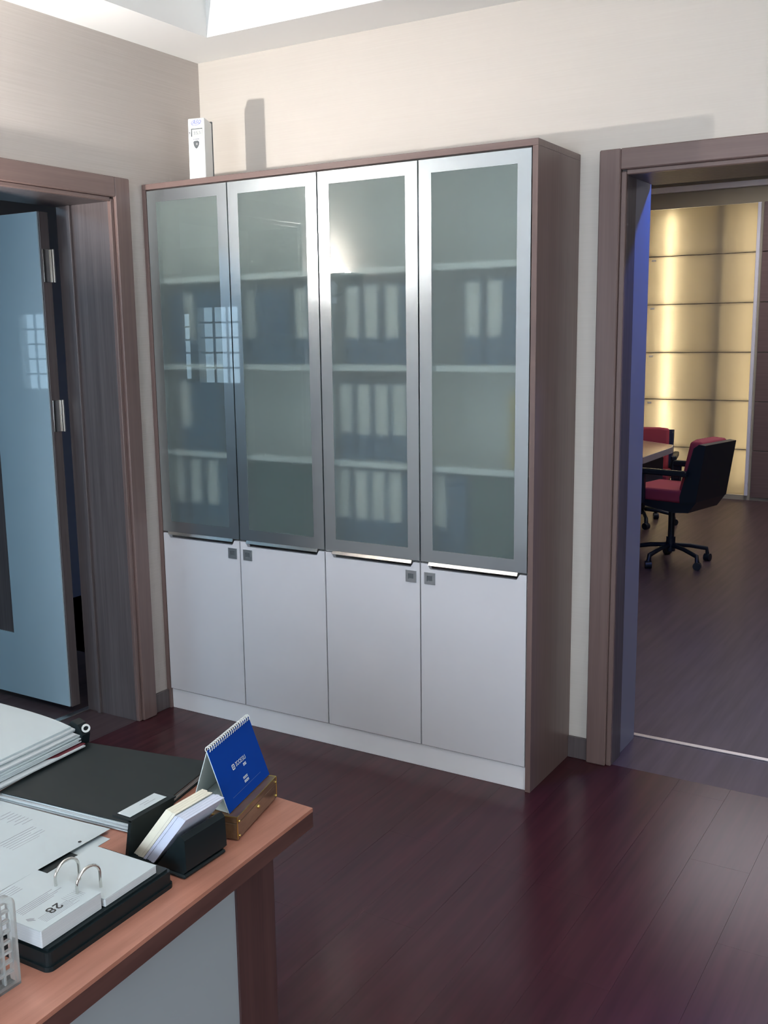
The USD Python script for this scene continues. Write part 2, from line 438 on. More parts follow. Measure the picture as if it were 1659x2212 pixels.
obj("baseboard_left", bx(0, 0.014, DY1 + 0.105, 0, 0, 0.09, 0.002), M["wood_dark"], label="dark wooden baseboard at the left corner", kind="structure")
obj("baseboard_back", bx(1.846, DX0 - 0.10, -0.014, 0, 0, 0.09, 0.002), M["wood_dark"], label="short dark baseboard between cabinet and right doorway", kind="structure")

# ---- left door: leaf folded back into the lobby, hinged on the far jamb
dr = thing("door_1", "open pale glossy door leaf in the left doorway", None, loc=(-0.32, -0.67, 0), kind="structure")
obj("leaf_core", bx(-1.22, -0.322, -0.695, -0.645, 0.035, 2.262, 0.002), M["wood_dark"], dr, label="dark wood core and edge")
fr = prism([(-1.218, 0.037), (-0.330, 0.037), (-0.330, 2.260), (-1.218, 2.260)], -0.701, -0.6945, "y", holes=[[(-0.865, 0.342), (-0.685, 0.342), (-0.685, 1.95), (-0.865, 1.95)]])
obj("door_panel", fr, M["leaf"], dr, label="glossy pale blue-grey face")
obj("door_inset", bx(-0.864, -0.686, -0.6965, -0.694, 0.343, 1.949, 0.0005), M["wood_dark"], dr, label="dark upright inset strip")
for z in (1.385, 2.035):
    hp = obj("hinge", cat_(bx(-0.3225, -0.318, -0.69, -0.652, z - 0.07, z + 0.07, 0.0008), tube([(-0.313, -0.640, z - 0.07), (-0.313, -0.640, z + 0.07)], 0.007, 10), bx(-0.322, -0.312, -0.652, -0.640, z - 0.07, z + 0.07, 0.001)), M["chrome"], dr, label="bright metal hinge")


# ---- lobby shell (behind the left doorway)
obj("wall_lobby_far", cat_(bx(LX, 0, LY - 0.2, LY, 0, 0.95, 0), bx(LX, 0, LY - 0.2, LY, 2.2, 3.0, 0),
    *[bx(a, b, LY - 0.2, LY, 0.95, 2.2, 0) for a, b in ((LX, -9.45), (-8.6, -7.1), (-6.6, -6.45), (-5.72, 0))]), M["paper_wall"], label="far wall of the room behind the left doorway", kind="structure")
obj("wall_lobby_end", bx(LX - 0.2, LX, LY, 1.2, 0, 3.0, 0), M["paper_wall"], label="end wall of the room behind the left doorway", kind="structure")
obj("wall_lobby_side", bx(LX, -0.3, 1.2, 1.4, 0, 3.0, 0), M["paper_wall"], label="near wall of the room behind the left doorway", kind="structure")
obj("ceiling", bx(LX, -TH, LY, 1.2, 2.95, 3.0, 0), M["ceiling"], label="white ceiling behind the left doorway", kind="structure")
for i, (a, b, z0, z1) in enumerate(((-9.45, -8.6, 1.0, 2.1), (-7.1, -6.6, 1.15, 2.06), (-6.45, -5.72, 1.1, 2.14))):
    wn = thing(f"window_{i + 2}", ["wide barred window of the lobby, left", "narrow barred window of the lobby", "barred window of the lobby, right"][i], None, kind="structure")
    obj("pane", bx(a, b, LY - 0.16, LY - 0.15, 0.95, 2.2, 0), M["sky_lobby"], wn)
    obj("window_frame", cat_(bx(a, b, LY - 0.1, LY - 0.02, 0.95, z0, 0), bx(a, b, LY - 0.1, LY - 0.02, z1, 2.2, 0)), M["paper_wall"], wn)
    for k in range(1, 3):
        x = a + (b - a) * k / 3
        obj("window_bar", bx(x - 0.012, x + 0.012, LY - 0.08, LY - 0.05, z0, z1, 0.002), M["gap"], wn)
    for k in range(1, 5):
        z = z0 + (z1 - z0) * k / 5
        obj("window_bar", bx(a, b, LY - 0.08, LY - 0.05, z - 0.012, z + 0.012, 0.002), M["gap"], wn)

# ---- conference room shell
NX0, NX1, NZ0, NZ1 = -0.9, 1.09, 0.05, 2.97
wf = thing("wall_far", "dark wood-panelled far wall of the conference room", None, kind="structure")
obj("wall_core", cat_(bx(CX0, NX0, CY1, CY1 + 0.3, 0, CH, 0), bx(NX1, CX1, CY1, CY1 + 0.3, 0, CH, 0), bx(NX0, NX1, CY1, CY1 + 0.3, NZ1, CH, 0), bx(NX0, NX1, CY1, CY1 + 0.3, 0, NZ0, 0)), M["olive"], wf)
zj = [0.03, 0.515, 1.015, 1.51, 2.005, 2.495, 2.975]
for x0, x1 in ((1.12, 2.35), (2.35, 3.6)):
    for a, b in zip(zj[:-1], zj[1:]):
        obj("wood_panel", bx(x0 + 0.003, x1 - 0.003, CY1 - 0.02, CY1, a + 0.004, b - 0.004, 0.002), M["wood_x"], wf)
obj("wall_conference_left", bx(CX0 - 0.2, CX0, TH, CY1, 0, CH, 0), M["olive"], label="left wall of the conference room", kind="structure")
obj("wall_conference_right", bx(CX1, CX1 + 0.2, 0, CY1, 0, CH, 0), M["olive"], label="right wall of the conference room", kind="structure")
obj("ceiling", bx(CX0, CX1, TH, CY1, CH, CH + 0.05, 0), M["ceiling"], label="ceiling of the conference room", kind="structure")
obj("trim_5", bx(CX0, CX1, CY1 - 0.06, CY1, 3.125, 3.18, 0.003), M["cornice"], label="pale grey cornice bar above the lit wall panels", kind="structure")

# ---- lit glass wall panels
gp = thing("wall_light_panel", "tall warm backlit panel of six opal glass tiles seen through the right doorway", "wall light", loc=(0.1, CY1, NZ0))
obj("light_box", cat_(bx(NX0, NX1, CY1 + 0.24, CY1 + 0.26, NZ0, NZ1, 0), bx(NX0, NX0 + 0.01, CY1 + 0.012, CY1 + 0.24, NZ0, NZ1, 0), bx(NX1 - 0.01, NX1, CY1 + 0.012, CY1 + 0.24, NZ0, NZ1, 0)), M["niche"], gp)
zt = [NZ0, 0.52, 1.02, 1.51, 2.005, 2.495, NZ1]
for a, b in zip(zt[:-1], zt[1:]):
    obj("glass_tile", bx(NX0 + 0.012, NX1 - 0.028, CY1 + 0.001, CY1 + 0.009, a + 0.0025, b - 0.0025, 0), M["panel_glass"], gp)
for a in zt[1:-1]:
    obj("joint_rail", bx(NX0 + 0.012, NX1 - 0.028, CY1 + 0.010, CY1 + 0.022, a - 0.006, a + 0.006, 0), M["wood_dark"], gp)
    obj("clip", bx(0.02, 0.062, CY1 - 0.012, CY1 - 0.002, a - 0.048, a - 0.030, 0.002), M["plastic_white"], gp)
obj("support_post", bx(0.665, 0.765, CY1 + 0.028, CY1 + 0.04, NZ0, NZ1, 0), M["niche"], gp)
obj("side_frame", bx(NX1 - 0.026, NX1 + 0.006, CY1 - 0.03, CY1 - 0.001, NZ0, NZ1, 0.002), M["cornice"], gp)
for x, dy, r, m in ((0.205, 0.085, 0.013, "tube"), (1.02, 0.17, 0.05, "tube_soft"), (-0.6, 0.085, 0.013, "tube")):
    obj("lamp_tube", tube([(x, CY1 + dy, NZ0 + 0.1), (x, CY1 + dy, NZ1 - 0.06)], r, 12), M[m], gp)

# ================================================================== LAMPS
LX_, LY_, LZ_ = 0.115, -1.845, 2.055
lp = thing("wall_lamp", "metal uplighter wall lamp beside the left doorway", "wall lamp", loc=(0, LY_, LZ_ - 0.1))
obj("wall_plate", bx(0.0005, 0.012, LY_ - 0.045, LY_ + 0.045, LZ_ - 0.16, LZ_ - 0.03, 0.003), M["nickel"], lp)
obj("arm", tube([(0.01, LY_, LZ_ - 0.11), (0.07, LY_, LZ_ - 0.11), (LX_, LY_, LZ_ - 0.075)], 0.009, 10), M["nickel"], lp, smooth=40)
obj("bowl", lathe([(0, LZ_ - 0.08), (0.03, LZ_ - 0.078), (0.07, LZ_ - 0.045), (0.098, LZ_ + 0.004), (0.094, LZ_ + 0.005), (0.066, LZ_ - 0.04), (0.028, LZ_ - 0.071), (0, LZ_ - 0.073)], (LX_, LY_, 0)), M["nickel"], lp, smooth=40)
bulb = trimesh.creation.icosphere(2, 0.02)
bulb.apply_translation((LX_, LY_, LZ_))
obj("bulb", bulb, M["bulb"], lp, smooth=True)
cl = thing("ceiling_lamp", "square flush lamp in the raised ceiling tray", "ceiling lamp", loc=(2.6, -2.9, TRAY))
obj("diffuser", bx(2.0, 3.2, -3.5, -2.3, TRAY - 0.05, TRAY - 0.03, 0), M["lamp_office"], cl)
obj("housing", prism(sg.box(1.97, -3.53, 3.23, -2.27).difference(sg.box(2.0, -3.5, 3.2, -2.3)), TRAY - 0.055, TRAY), M["plastic_white"], cl)
cl = thing("ceiling_lamp", "cool flush lamp on the ceiling behind the left doorway", "ceiling lamp", loc=(-2.2, -3.2, 2.95))
obj("diffuser", bx(-3.0, -1.4, -4.0, -2.4, 2.91, 2.93, 0), M["lamp_lobby"], cl)
obj("housing", prism(sg.box(-3.03, -4.03, -1.37, -2.37).difference(sg.box(-3.0, -4.0, -1.4, -2.4)), 2.905, 2.95), M["plastic_white"], cl)
for cx, cy, hw, lb in ((2.6, 2.4, 0.45, "square flush lamp on the conference room ceiling near the doorway"), (1.9, 5.4, 0.95, "square flush lamp on the conference room ceiling near the lit panels")):
    cl = thing("ceiling_lamp", lb, "ceiling lamp", loc=(cx, cy, CH))
    obj("diffuser", bx(cx - hw, cx + hw, cy - hw, cy + hw, CH - 0.04, CH - 0.02, 0), M["lamp_conf"], cl)
    obj("housing", prism(sg.box(cx - hw - 0.03, cy - hw - 0.03, cx + hw + 0.03, cy + hw + 0.03).difference(sg.box(cx - hw, cy - hw, cx + hw, cy + hw)), CH - 0.045, CH), M["plastic_white"], cl)
cl = thing("spot_lamp", "small bluish spot lamp hanging inside the conference room doorway", "spot lamp", loc=(2.45, 0.75, CH))
obj("lens", lathe([(0, 2.76), (0.06, 2.76), (0.06, 2.762), (0, 2.762)], (2.45, 0.75, 0)), M["lamp_blue"], cl)
obj("housing", lathe([(0.0, 2.89), (0.055, 2.88), (0.068, 2.76), (0.063, 2.76), (0.05, 2.87), (0, 2.875)], (2.45, 0.75, 0)), M["nickel"], cl, smooth=40)
obj("stem", tube([(2.45, 0.75, 2.885), (2.45, 0.75, CH)], 0.008, 8), M["nickel"], cl)

# ================================================================== CABINET
X0, W, YF = 0.024, 0.45, -0.402       # door fronts on the plane y = YF
XR = X0 + 4 * W
ZT, ZS, ZB = 2.349, 0.846, 0.099
cb = thing("display_cabinet", "tall four-door cabinet with frosted glass above white doors", "cabinet", loc=(X0 + 2 * W, -0.2, 0))
obj("side_panel", bx(X0 - 0.022, X0 - 0.001, YF - 0.002, -0.001, 0, ZT + 0.003, 0.001), M["wood_z"], cb)
obj("side_panel", bx(XR + 0.001, XR + 0.022, YF - 0.002, -0.001, 0, ZT + 0.003, 0.001), M["wood_z"], cb)
obj("top_panel", bx(X0 - 0.022, XR + 0.022, YF - 0.002, -0.001, ZT + 0.003, ZT + 0.026, 0.001), M["wood_x"], cb)
obj("back_panel", bx(X0, XR, -0.012, -0.003, 0.09, ZT, 0), M["cab_inside"], cb)
obj("divider", bx(X0 + 2 * W - 0.016, X0 + 2 * W + 0.016, -0.37, -0.013, 0.09, ZT, 0), M["cab_inside"], cb)
for k in (1, 3):
    obj("divider", bx(X0 + k * W - 0.009, X0 + k * W + 0.009, -0.36, -0.013, 0.88, ZT - 0.01, 0), M["cab_inside"], cb)
obj("lining", bx(X0, X0 + 0.014, -0.37, -0.013, 0.09, ZT, 0), M["cab_inside"], cb)
obj("lining", bx(XR - 0.014, XR, -0.37, -0.013, 0.09, ZT, 0), M["cab_inside"], cb)
obj("lining_top", bx(X0, XR, -0.37, -0.013, ZT - 0.012, ZT + 0.002, 0), M["cab_inside"], cb)
obj("plinth", bx(X0 + 0.0, XR, -0.391, -0.371, 0, 0.092, 0.001), M["plinth"], cb)
obj("bottom_panel", bx(X0, XR, -0.37, -0.013, 0.09, 0.108, 0), M["cab_inside"], cb)
SHELF = [0.868, 1.213, 1.595, 1.966]     # middle height of each shelf board
for u in range(2):
    a, b = X0 + 2 * u * W + 0.016, X0 + 2 * (u + 1) * W - 0.018
    for z in SHELF:
        obj("shelf", bx(a, b, -0.375, -0.013, z - 0.012, z + 0.012, 0.001), M["shelf_edge"], cb)
BAR = 0.052
for k in range(4):
    a, b = X0 + k * W + 0.003, X0 + (k + 1) * W - 0.003
    gd = thing("glass_door", None, None, loc=(a, YF, ZS), parent=cb)
    # part frame: all sub-parts of one glass door
    fr = prism([(a, ZS + 0.006), (b, ZS + 0.006), (b, ZT - 0.003), (a, ZT - 0.003)], YF, YF + 0.018, "y",
               holes=[[(a + BAR, ZS + 0.054), (b - BAR, ZS + 0.054), (b - BAR, ZT - 0.051), (a + BAR, ZT - 0.051)]])
    obj("aluminium_frame", fr, M["alu"], gd)
    obj("frosted_pane", bx(a + BAR - 0.006, b - BAR + 0.006, YF + 0.0005, YF + 0.0045, ZS + 0.048, ZT - 0.045, 0), M["glass"], gd) if False else \
        obj("frosted_pane", bx(a + BAR + 0.0003, b - BAR - 0.0003, YF + 0.0005, YF + 0.0045, ZS + 0.0543, ZT - 0.0513, 0), M["glass"], gd)
    obj("finger_lip", prism([(YF - 0.009, ZS - 0.006), (YF - 0.006, ZS - 0.007), (YF + 0.002, ZS + 0.002), (YF + 0.004, ZS + 0.0055), (YF - 0.001, ZS + 0.0055)], a + 0.035, b - 0.035, "x"), M["alu_lip"], gd)
    # white lower door with a shallow finger scoop along its top edge
    top = ZS - 0.002
    outline = [(a, ZB), (b, ZB), (b, top), (b - 0.028, top), (b - 0.040, top - 0.020), (a + 0.040, top - 0.020), (a + 0.028, top), (a, top)]
    ld = thing("lower_door", None, None, loc=(a, YF, ZB), parent=cb)
    obj("door_board", prism(outline, YF, YF + 0.018, "y"), M["melamine"], ld)
    hx = b - 0.038 if k % 2 == 0 else a + 0.040
    hz = 0.787
    s = 0.0235
    hp = prism([(hx - s, hz - s), (hx + s, hz - s), (hx + s, hz + s), (hx - s, hz + s)], YF - 0.004, YF - 0.0003, "y", holes=[[(hx - 0.012, hz - 0.011), (hx + 0.012, hz - 0.011), (hx + 0.012, hz + 0.011), (hx - 0.012, hz + 0.011)]])
    hd = obj("square_handle", cat_(hp, bx(hx - 0.009, hx + 0.0115, YF - 0.0034, YF - 0.001, hz - 0.0115, hz - 0.0085, 0)), M["handle"], ld)
    obj("handle_recess", bx(hx - 0.0119, hx + 0.0119, YF - 0.0012, YF - 0.0003, hz - 0.0109, hz + 0.0109, 0), M["recess"], ld)
    
# ---- binders on the shelves. The first of each kind is built, the others refer to it.
BW, BD, BH = 0.076, 0.27, 0.312


def build_binder(x, z, label, with_label, kind="navy"):
    nm = "binder" if with_label else ("box_file" if kind == "green" else "blank_binder")
    t = thing(nm, label, "binder" if kind != "green" else "box file", loc=(x, -0.335, z), group="binders behind the frosted glass doors")
    m = M["binder"] if kind == "navy" else M["binder_dark"]
    obj("cover", bx(-BW / 2, BW / 2, 0, BD, 0, BH, 0.003), m, t, local=True)
    if with_label:
        obj("spine_label", bx(-0.0275, 0.0275, -0.0012, -0.0002, 0.105, 0.302, 0.0003), M["spine_label"], t, local=True, label="white spine label")
    ringm = trimesh.creation.annulus(0.008, 0.012, 0.003)
    rot(ringm, 90, [1, 0, 0])
    ringm.apply_translation((0, -0.0018, 0.055))
    obj("finger_ring", ringm, M["nickel"], t, local=True)
    return t


protos = {}
ORD = ["first", "second", "third", "fourth", "fifth"]
ROW = {1: "lowest", 2: "second lowest", 3: "third lowest"}
rows = [  # door, shelf index, [(x, kind)]
    (1, 2, [(0.108, "n"), (0.187, "b"), (0.266, "n"), (0.345, "n")]),
    (1, 1, [(0.145, "b"), (0.226, "n"), (0.305, "n")]),
    (1, 0, [(0.086, "b"), (0.185, "b"), (0.284, "b"), (0.365, "n")]),
    (2, 2, [(0.523, "b"), (0.606, "n"), (0.69, "n"), (0.789, "b")]),
    (2, 0, [(0.535, "g"), (0.615, "g"), (0.695, "g"), (0.775, "g"), (0.855, "g")]),
    (3, 2, [(1.038, "b"), (1.126, "b"), (1.22, "b"), (1.30, "n")]),
    (3, 1, [(0.998, "b"), (1.086, "b"), (1.168, "b"), (1.25, "b")]),
    (3, 0, [(0.981, "b"), (1.068, "b"), (1.150, "b"), (1.228, "b"), (1.307, "n")]),
    (4, 2, [(1.567, "b"), (1.656, "b"), (1.737, "n")]),
    (4, 0, [(1.425, "b"), (1.505, "n"), (1.60, "g"), (1.68, "g"), (1.76, "g")]),
]
LEVEL = {0: "bottom shelf", 1: "middle shelf", 2: "upper shelf"}
for door, s, items in rows:
    for i, (x, kd) in enumerate(items):
        word = {"b": "navy ring binder with white spine label", "n": "plain navy ring binder", "g": "plain dark green box file"}[kd]
        lab = f"{word}, {ORD[i]} on {LEVEL[s]}, {ORD[door - 1]} glass door"
        z = SHELF[s] + 0.0125
        if kd not in protos:
            protos[kd] = build_binder(x, z, lab, kd == "b", "green" if kd == "g" else "navy")
        else:
            copy(protos[kd], (x, -0.335, z), 0, lab)
t = thing("document_tray_folder", "yellow folder standing alone at the right end behind the fourth glass door", "folder", loc=(1.735, -0.33, SHELF[1] + 0.0125))
obj("cover", bx(1.715, 1.738, -0.33, -0.09, SHELF[1] + 0.0125, SHELF[1] + 0.30, 0.002), M["yellow"], t)
obj("paper_block", bx(1.719, 1.734, -0.325, -0.095, SHELF[1] + 0.30, SHELF[1] + 0.304, 0.0005), M["paper"], t)

# ---- air freshener dispenser on the cabinet
ax, ay, az, aw, ad, ah = 0.280, -0.327, ZT + 0.0265, 0.078, 0.075, 0.256
dp = thing("air_freshener_dispenser", "white automatic air freshener dispenser standing on the cabinet", "air freshener", loc=(ax, ay, az), rz=11)
hull = []
for (x, y, z) in [(-aw / 2, 0, 0), (aw / 2, 0, 0), (-aw / 2, ad - 0.018, 0), (aw / 2, ad - 0.018, 0), (-aw / 2, 0.004, ah - 0.008), (aw / 2, 0.004, ah - 0.008), (-aw / 2, ad - 0.018, ah - 0.02), (aw / 2, ad - 0.018, ah - 0.02)]:
    s_ = trimesh.creation.icosphere(2, 0.006)
    s_.apply_translation((x * 0.86, y + 0.006 - ad / 2 + 0.0, z + 0.006 if z < 0.1 else z - 0.004))
    hull.append(s_)
body = cat_(hull).convex_hull
obj("front_cover", body, M["plastic_white"], dp, local=True, smooth=30)
obj("back_plate", bx(-aw * 0.495, aw * 0.515, ad / 2 - 0.008, ad / 2, 0, ah - 0.012, 0.003), M["recess"], dp, local=True, label="grey rear plate")
yf_ = -ad / 2 - 0.0002


def fz(z):     # front face leans back a little towards its top
    return yf_ + 0.004 * (z / ah)


win = prism([(-0.021, 0.176), (0.029, 0.176), (0.029, 0.207), (-0.021, 0.207)], fz(0.19) - 0.001, fz(0.19) + 0.002, "y")
obj("display", win, M["screen_grey"], dp, local=True, label="grey display window")
obj("display_frame", cat_(bx(-0.022, 0.030, fz(0.205) - 0.002, fz(0.205) + 0.001, 0.2045, 0.2075, 0), bx(-0.0225, -0.019, fz(0.19) - 0.002, fz(0.19) + 0.001, 0.176, 0.2075, 0)), M["recess"], dp, local=True)
dg = meshkit.text_mesh("15.5", 0.012, 0.0006)
rot(dg, 90, [1, 0, 0])
dg.apply_translation((-0.012, fz(0.185) - 0.0012, 0.184))
obj("display_digits", dg, M["ink_soft"], dp, local=True)
obj("side_button", bx(-0.0335, -0.029, fz(0.19) - 0.0012, fz(0.19) + 0.001, 0.187, 0.197, 0.0005), M["plastic_grey"], dp, local=True)
shield = sg.Polygon([(-0.013, 0.154), (-0.008, 0.158), (0.008, 0.158), (0.013, 0.154), (0.012, 0.142), (0.006, 0.131), (0, 0.127), (-0.006, 0.131), (-0.012, 0.142)])
obj("spray_nozzle", prism(shield, fz(0.14) - 0.0015, fz(0.14) + 0.002, "y"), M["recess"], dp, local=True, label="shield-shaped dark spray opening")
obj("nozzle_tip", prism(sg.Point(0.004, 0.145).buffer(0.005), fz(0.14) - 0.003, fz(0.14) - 0.001, "y"), M["nickel"], dp, local=True)
lg = meshkit.text_mesh("ASQ", 0.014, 0.0006, bold=True)
lg.vertices[:, 0] += lg.vertices[:, 1] * 0.35
rot(lg, 90, [1, 0, 0])
lg.apply_translation((-0.017, fz(0.235) - 0.0012, 0.226))
el = sg.Point(0, 0).buffer(1, 24)
from shapely import affinity
e1 = affinity.translate(affinity.rotate(affinity.scale(el, 0.024, 0.012), 10), 0.001, 0.232)
e2 = affinity.translate(affinity.rotate(affinity.scale(el, 0.022, 0.0105), 10), 0.002, 0.2325)
obj("logo_print", cat_(lg, prism(e1.difference(e2), fz(0.235) - 0.001, fz(0.235) + 0.0005, "y")), M["ink_blue"], dp, local=True, label="small blue oval logo")
tx = cat_([bx(x, x + 0.004, fz(0.165) - 0.0008, fz(0.165) + 0.0005, 0.163, 0.167, 0) for x in (-0.013, -0.0055, -0.0005, 0.0045, 0.0095)])
obj("caption_print", tx, M["ink_soft"], dp, local=True)

# ================================================================== DESK
DH = 0.75
dk = thing("desk", "red-brown wooden desk with a pale front panel at lower left", "desk", loc=(1.7, -2.7, 0))
A = np.array([2.100, -2.158])
dirR, dirF = np.array([0.059, -0.998]), np.array([-0.997, 0.078])
B_, C_ = np.array([1.30, -2.172]), A + dirR * 1.75
A2, A3 = np.array([1.99, -2.1535]), np.array([1.45, -2.166])
D_ = C_ + dirF * 0.80
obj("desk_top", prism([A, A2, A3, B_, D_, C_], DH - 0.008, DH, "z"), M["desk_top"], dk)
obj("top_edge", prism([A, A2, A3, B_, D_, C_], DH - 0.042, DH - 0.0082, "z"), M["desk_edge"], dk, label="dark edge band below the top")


def dxy(s, t):     # s along the right edge towards the camera, t inwards from the right edge
    return A + dirR * s + dirF * t


leg = [dxy(0.075, 0.058), dxy(0.212, 0.050), dxy(0.212, 0.70), dxy(0.075, 0.70)]
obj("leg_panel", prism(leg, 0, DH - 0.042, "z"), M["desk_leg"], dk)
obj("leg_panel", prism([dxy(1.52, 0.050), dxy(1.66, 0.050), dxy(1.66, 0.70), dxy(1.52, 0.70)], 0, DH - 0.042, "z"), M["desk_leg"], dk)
obj("front_panel", prism([dxy(0.2125, 0.055), dxy(1.5195, 0.055), dxy(1.5195, 0.073), dxy(0.2125, 0.073)], 0.06, DH - 0.0422, "z"), plain("grey_panel", (0.35, 0.39, 0.41), 0.5), dk, label="pale grey front panel")


def lines_print(rects, z, t=0.00015):
    """Short printed strokes: rects of (x0, x1, y0, y1)."""
    return cat_([bx(a, b, c, d, z, z + t, 0) for a, b, c, d in rects])


# ---- loose printed sheets
def sheet(name, label, corners, z, tilt=None, curl=0.0, prints=None):
    t = thing(name, label, "paper", loc=(*np.mean(corners, axis=0), z))
    c = np.array(corners, float)

    def fn(u, v):
        p = (1 - u) * ((1 - v) * c[0] + v * c[3]) + u * ((1 - v) * c[1] + v * c[2])
        return (*p, z + curl * (u ** 3) * 1.0)
    obj("sheet", slab(fn, 8, 6, 0.0004), M["paper"], t)
    return t


t = sheet("paper_sheet", "white sheet lowest of the loose papers, edge showing at the right", [(1.545, -2.470), (1.832, -2.466), (1.840, -2.670), (1.55, -2.675)], DH + 0.0005)
t = thing("clip_folder", "dark grey clip folder under the loose printed sheets", "folder", loc=(1.70, -2.60, DH))
obj("cover", bx(1.53, 1.850, -2.70, -2.545, DH + 0.0012, DH + 0.0035, 0.0005), M["folder"], t)
arc = [(1.846, -2.565 - 0.012 * math.cos(a), DH + 0.0035 + 0.010 * math.sin(a)) for a in np.linspace(0, math.pi, 9)]
obj("clip_ring", tube(arc, 0.0015, 8), M["chrome"], t, smooth=40)
obj("clip_ring", tube([(p[0], p[1] - 0.085, p[2]) for p in arc], 0.0015, 8), M["chrome"], t, smooth=40)
t = sheet("paper_sheet", "white printed sheet with a punched hole, on top of the loose papers", [(1.500, -2.472), (1.812, -2.446), (1.815, -2.735), (1.52, -2.76)], DH + 0.0058, curl=0.002)
zt_ = DH + 0.0063
pr = []
for i in range(9):
    y0 = -2.535 - 0.0
    pr.append((1.735 - i * 0.0085, 1.7365 - i * 0.0085, -2.600 - 0.0 * i, -2.535 + (0.02 if i % 3 else 0)))
for i in range(7):
    pr.append((1.64 - i * 0.011, 1.6412 - i * 0.011, -2.52 - 0.01 * (i % 2), -2.495))
for i in range(9):
    pr.append((1.786, 1.788, -2.64 + i * 0.012, -2.632 + i * 0.012))
for i in range(6):
    pr.append((1.66 - i * 0.012, 1.6612 - i * 0.012, -2.70, -2.63 + 0.01 * (i % 2)))
obj("print", lines_print(pr, zt_ + 0.0004), M["ink_soft"], t, kind="stuff")
hole = trimesh.creation.cylinder(0.0035, 0.0002, sections=16)
hole.apply_translation((1.800, -2.514, zt_ + 0.0022))
obj("punched_hole", hole, M["ink"], t)

# ---- closed charcoal folder with papers inside
fo = thing("document_folder", "closed charcoal document folder with white papers and sleeves inside", "folder", loc=(1.65, -2.3, DH))
f_ = [(1.500, -2.463), (1.862, -2.424), (1.800, -2.118), (1.452, -2.180)]


def quad_slab(c, z0, z1, inset=0.0):
    p = sg.Polygon(c).buffer(-inset, join_style=2)
    return prism(list(p.exterior.coords)[:-1], z0, z1, "z")


obj("back_cover", quad_slab(f_, DH + 0.0003, DH + 0.002), M["folder"], fo)
for i in range(5):
    c = [(1.500 - 0.002 * (i % 2), -2.468 + 0.003 * ((i * 2) % 3)), (1.862 + 0.003 * (i % 3), -2.430 + 0.004 * (i % 2)), (1.795, -2.125), (1.455, -2.185)]
    obj("paper_layer" if i % 2 == 0 else "plastic_sleeve", quad_slab(c, DH + 0.0022 + i * 0.003, DH + 0.0050 + i * 0.003, 0.0005 + 0.002 * (i == 4)), M["paper"] if i % 2 == 0 else M["sleeve"], fo)
obj("front_cover", quad_slab(f_, DH + 0.0175, DH + 0.0195), M["folder"], fo, label="charcoal front cover")
z_f = DH + 0.0195

# ---- thick open binder of papers, upper left
bi = thing("open_ring_binder", "open black ring binder piled thick with white papers", "binder", loc=(1.33, -2.35, z_f))
cov = [(1.10, -2.545), (1.498, -2.468), (1.458, -2.176), (1.08, -2.20)]
obj("cover", quad_slab(cov, z_f + 0.0003, z_f + 0.003), M["sleeve"], bi, label="grey plastic cover edge")
obj("inner_cover", quad_slab(cov, z_f + 0.0032, z_f + 0.006, 0.013), M["black"], bi)
NL = 15
for i in range(NL):
    z0 = z_f + 0.0065 + i * 0.0037
    ex = 0.020 * (random.random() - 0.5) - 0.0030 * i
    amp = 0.0026 * (random.random() - 0.5)

    def fn(u, v, z0=z0, ex=ex, amp=amp, i=i):
        xl, xr = 1.10 + 0.01 * (i % 2), 1.484 + ex + 0.022 * (1 - v)
        y = -2.53 + v * (0.320 + 0.007 * math.sin(1.3 * i))
        sag = -0.012 * (u ** 5) * (i / NL) + 0.004 * (random.Random(i).random() - 0.5) * (1 - v) * u ** 3
        return (xl + u * (xr - xl), y, z0 + amp * math.sin(3 * v + i) * u + sag)
    obj("divider_page" if i == 1 else "paper_bundle", slab(fn, 10, 8, 0.0012 if i == 1 else 0.0031), M["maroon"] if i == 1 else (M["paper"] if i % 3 else M["paper_side"]), bi, smooth=30)
obj("spine_end", prism([(1.42, z_f + 0.004), (1.468, z_f + 0.004), (1.474, z_f + 0.030), (1.460, z_f + 0.054), (1.44, z_f + 0.060), (1.425, z_f + 0.045)], -2.207, -2.183, "y"), M["black"], bi, label="black spine end")
ringm = trimesh.creation.annulus(0.006, 0.010, 0.004)
rot(ringm, 90, [0, 1, 0])
rot(ringm, -30, [0, 0, 1])
ringm.apply_translation((1.475, -2.196, z_f + 0.045))
obj("finger_ring", ringm, M["wire"], bi)

# ---- card holder with memo cards
ho = thing("card_holder", "black desk card holder filled with leaning memo cards", "card holder", loc=(1.99, -2.45, DH))
hb = [(1.915, DH), (2.066, DH), (2.066, DH + 0.006), (1.915, DH + 0.006)]
y0h, y1h = -2.508, -2.392
obj("base", bx(1.915, 2.064, y0h, y1h, DH, DH + 0.008, 0.003), M["black"], ho)
obj("back_wall", prism([(1.916, DH + 0.008), (1.924, DH + 0.008), (1.937, DH + 0.082), (1.930, DH + 0.082)], y0h, y1h, "y"), M["black"], ho)
ledge = [(1.888, DH + 0.080), (1.937, DH + 0.080), (1.937, DH + 0.0835), (1.888, DH + 0.0835)]
obj("front_wedge", prism([(1.992, DH + 0.008), (2.058, DH + 0.008), (2.066, DH + 0.016), (2.064, DH + 0.074), (2.056, DH + 0.082), (2.048, DH + 0.078)], y0h + 0.004, y1h, "y"), M["black"], ho, label="black sloping front block")
obj("title_label", bx(1.893, 1.926, -2.500, -2.402, DH + 0.0842, DH + 0.0850, 0.0002), M["paper"], ho, label="white label strip on the rear ledge")
obj("ledge", prism(ledge, y0h, y1h + 0.004, "y"), M["black"], ho)
for q in [(1.905, 1.9065, -2.455, -2.43), (1.912, 1.9135, -2.45, -2.42)]:
    obj("label_print", lines_print([q], DH + 0.0851), M["ink_soft"], ho)


